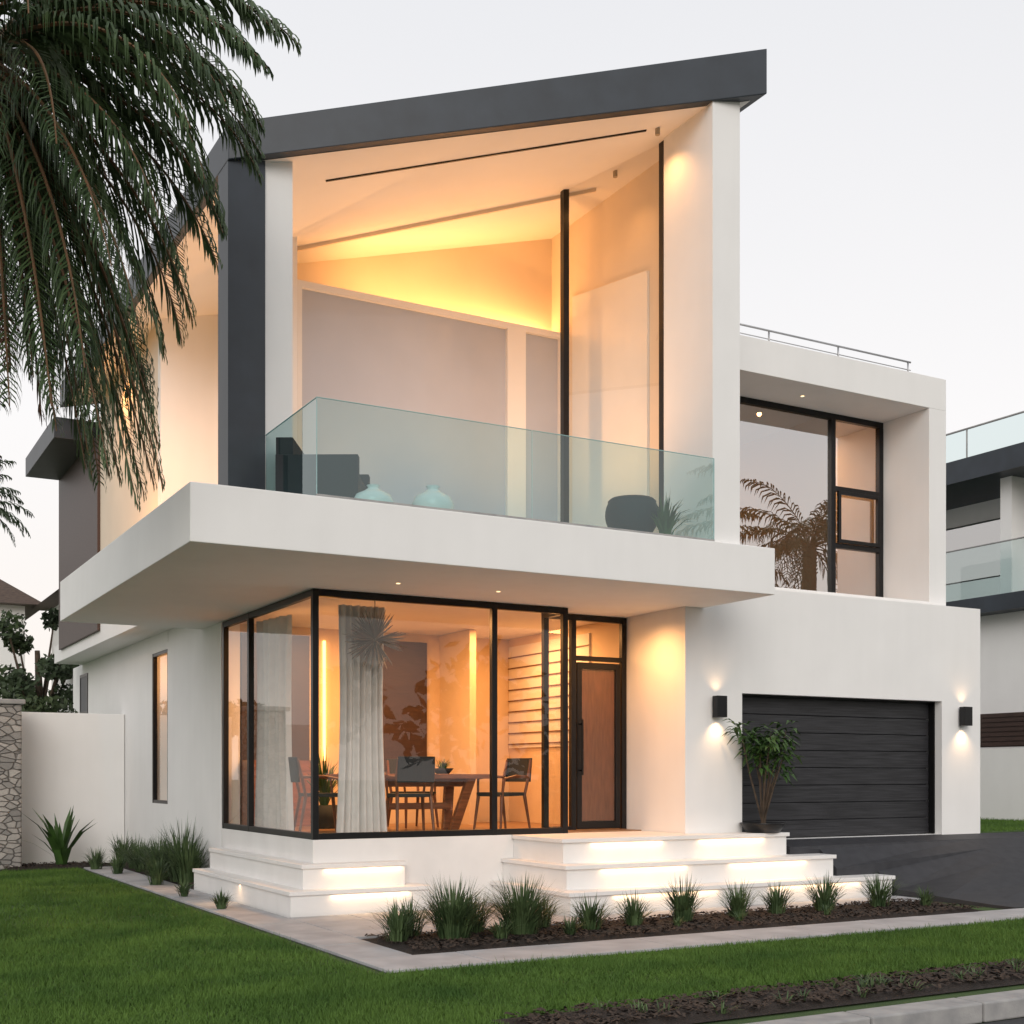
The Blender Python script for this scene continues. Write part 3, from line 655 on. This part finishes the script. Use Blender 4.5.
# ================================================================ fence, pillar, neighbours
box('boundary_wall',2.93,4.72,22.1,22.35,0,2.55,M_white)
FE=empty('stone_gate_pillar'); box('shaft',2.25,2.92,21.1,21.75,0,2.62,M_stone,FE,.03); box('cap',2.2,2.97,21.05,21.8,2.62,2.70,M_kerb,FE,.02)
box('boundary_wall',-6,2.2,21.3,21.5,0,2.4,M_white)
NH=empty('neighbour_house')
box('walls',1.5,5.2,37,45,0,6.3,M_white,NH)
obj('gable_roof',[(1.0,36.5,6.2),(5.7,36.5,6.2),(5.7,45.5,6.2),(1.0,45.5,6.2),(3.4,36.5,7.4),(3.4,45.5,7.4)],[(0,1,4),(1,2,5,4),(2,3,5),(3,0,4,5),(0,3,2,1)],M_roofn,NH)
B=MB(); B.box(3.4,4.1,36.96,37,3.6,4.8); B.make('windows',M_char,NH)
NH3=empty('neighbour_house')
box('walls',5.9,9.5,32,37,0,6.2,M_white,NH3)
obj('hip_roof',[(5.4,31.6,6.15),(10,31.6,6.15),(10,37.4,6.15),(5.4,37.4,6.15),(7.7,34.5,7.8)],[(0,1,4),(1,2,4),(2,3,4),(3,0,4),(0,3,2,1)],M_roofn,NH3)
N2=empty('neighbour_villa')
B=MB(); B.box(19.3,30,14.2,30,.7,4.5); B.box(20.6,30,14.4,30,4.8,7.0); B.box(19.1,20.6,21.5,30,4.8,7.0); B.box(19.25,20.6,15.6,15.85,4.8,7.0)
B.make('walls',M_white,N2)
B=MB(); B.box(18.8,31,13.5,31,7.0,7.42); B.box(18.9,31,13.6,31,4.5,4.8); B.make('roof_slabs',M_char,N2)
M_rail=glassmat('rail_glass',(.78,.88,.88),.06,.5)
quad('glass_rail',[(18.96,21.5,4.8),(18.96,13.7,4.8),(18.96,13.7,5.75),(18.96,21.5,5.75)],M_rail,N2)
quad('roof_glass_rail',[(19.11,30,7.42),(19.11,14,7.42),(19.11,14,8.05),(19.11,30,8.05)],M_rail,N2)
B=MB(); B.tube([(19.11,14,8.06),(19.11,30,8.06)],.02); B.tube([(18.96,13.7,5.76),(18.96,21.5,5.76)],.015)
for i in range(6): B.tube([(19.11,14+i*2.5,7.42),(19.11,14+i*2.5,8.06)],.015)
B.make('rail',M_kerb,N2)
B=MB(); B.box(20.56,20.6,16.5,20.8,4.85,6.6); B.make('window',M_glassw,N2)
B=MB()
B.box(18.4,18.45,13,30,2.0,2.6)
for i in range(7): B.box(18.38,18.4,13,30,2.02+i*.085,2.08+i*.085)
B.make('timber_band',M_brown,N2)
box('boundary_wall',18.4,18.6,12.3,30,.7,1.98,M_white)

# ================================================================ light & camera
w=bpy.data.worlds.new('World'); scn.world=w; w.use_nodes=True; t=w.node_tree; t.nodes.clear()
out=N(t,'ShaderNodeOutputWorld'); bg=N(t,'ShaderNodeBackground'); bg.inputs[1].default_value=.10
sky=N(t,'ShaderNodeTexSky'); sky.sky_type='NISHITA'; sky.sun_disc=False; sky.sun_elevation=math.radians(24); sky.sun_rotation=math.radians(209); sky.air_density=1; sky.dust_density=2
tc=N(t,'ShaderNodeTexCoord'); sp=N(t,'ShaderNodeSeparateXYZ'); t.links.new(tc.outputs['Generated'],sp.inputs[0])
r=N(t,'ShaderNodeValToRGB'); r.color_ramp.elements[0].position=0; r.color_ramp.elements[0].color=(1.0,.90,.82,1); r.color_ramp.elements[1].position=.62; r.color_ramp.elements[1].color=(.81,.82,.85,1)
e=r.color_ramp.elements.new(.26); e.color=(.98,.955,.945,1)
t.links.new(sp.outputs[2],r.inputs[0])
sc=N(t,'ShaderNodeVectorMath',operation='SCALE'); sc.inputs['Scale'].default_value=10.6; t.links.new(r.outputs[0],sc.inputs[0])
nz=N(t,'ShaderNodeTexNoise'); nz.inputs['Scale'].default_value=1.6; nz.inputs['Detail'].default_value=5
mr=N(t,'ShaderNodeMapRange'); mr.inputs[3].default_value=.96; mr.inputs[4].default_value=1.03; t.links.new(tc.outputs['Generated'],nz.inputs['Vector']); t.links.new(nz.outputs[0],mr.inputs[0])
sc2=N(t,'ShaderNodeVectorMath',operation='SCALE'); t.links.new(sc.outputs[0],sc2.inputs[0]); t.links.new(mr.outputs[0],sc2.inputs['Scale'])
mx=N(t,'ShaderNodeMix',data_type='RGBA'); mx.inputs[0].default_value=.92
t.links.new(sky.outputs[0],mx.inputs[6]); t.links.new(sc2.outputs[0],mx.inputs[7]); t.links.new(mx.outputs[2],bg.inputs[0]); t.links.new(bg.outputs[0],out.inputs[0])
sl=bpy.data.lights.new('sun','SUN'); sl.energy=1.35; sl.angle=math.radians(35); sl.color=(1,.94,.87)
so=bpy.data.objects.new('sun',sl); COL.objects.link(so)
el=math.radians(24); sd=Vector((-.4885*math.cos(el),-.8725*math.cos(el),math.sin(el)))
so.rotation_euler=(-sd).to_track_quat('-Z','Y').to_euler()
cam=bpy.data.cameras.new('camera'); co=bpy.data.objects.new('camera',cam); COL.objects.link(co)
cam.sensor_width=36; cam.lens=44.05; cam.shift_y=.257; cam.clip_end=1000; cam.clip_start=.05
co.location=(0,0,1.5); co.rotation_euler=(math.radians(90),0,math.radians(-29.24))
scn.camera=co
scn.view_settings.view_transform='Standard'; scn.view_settings.look='None'; scn.view_settings.exposure=0
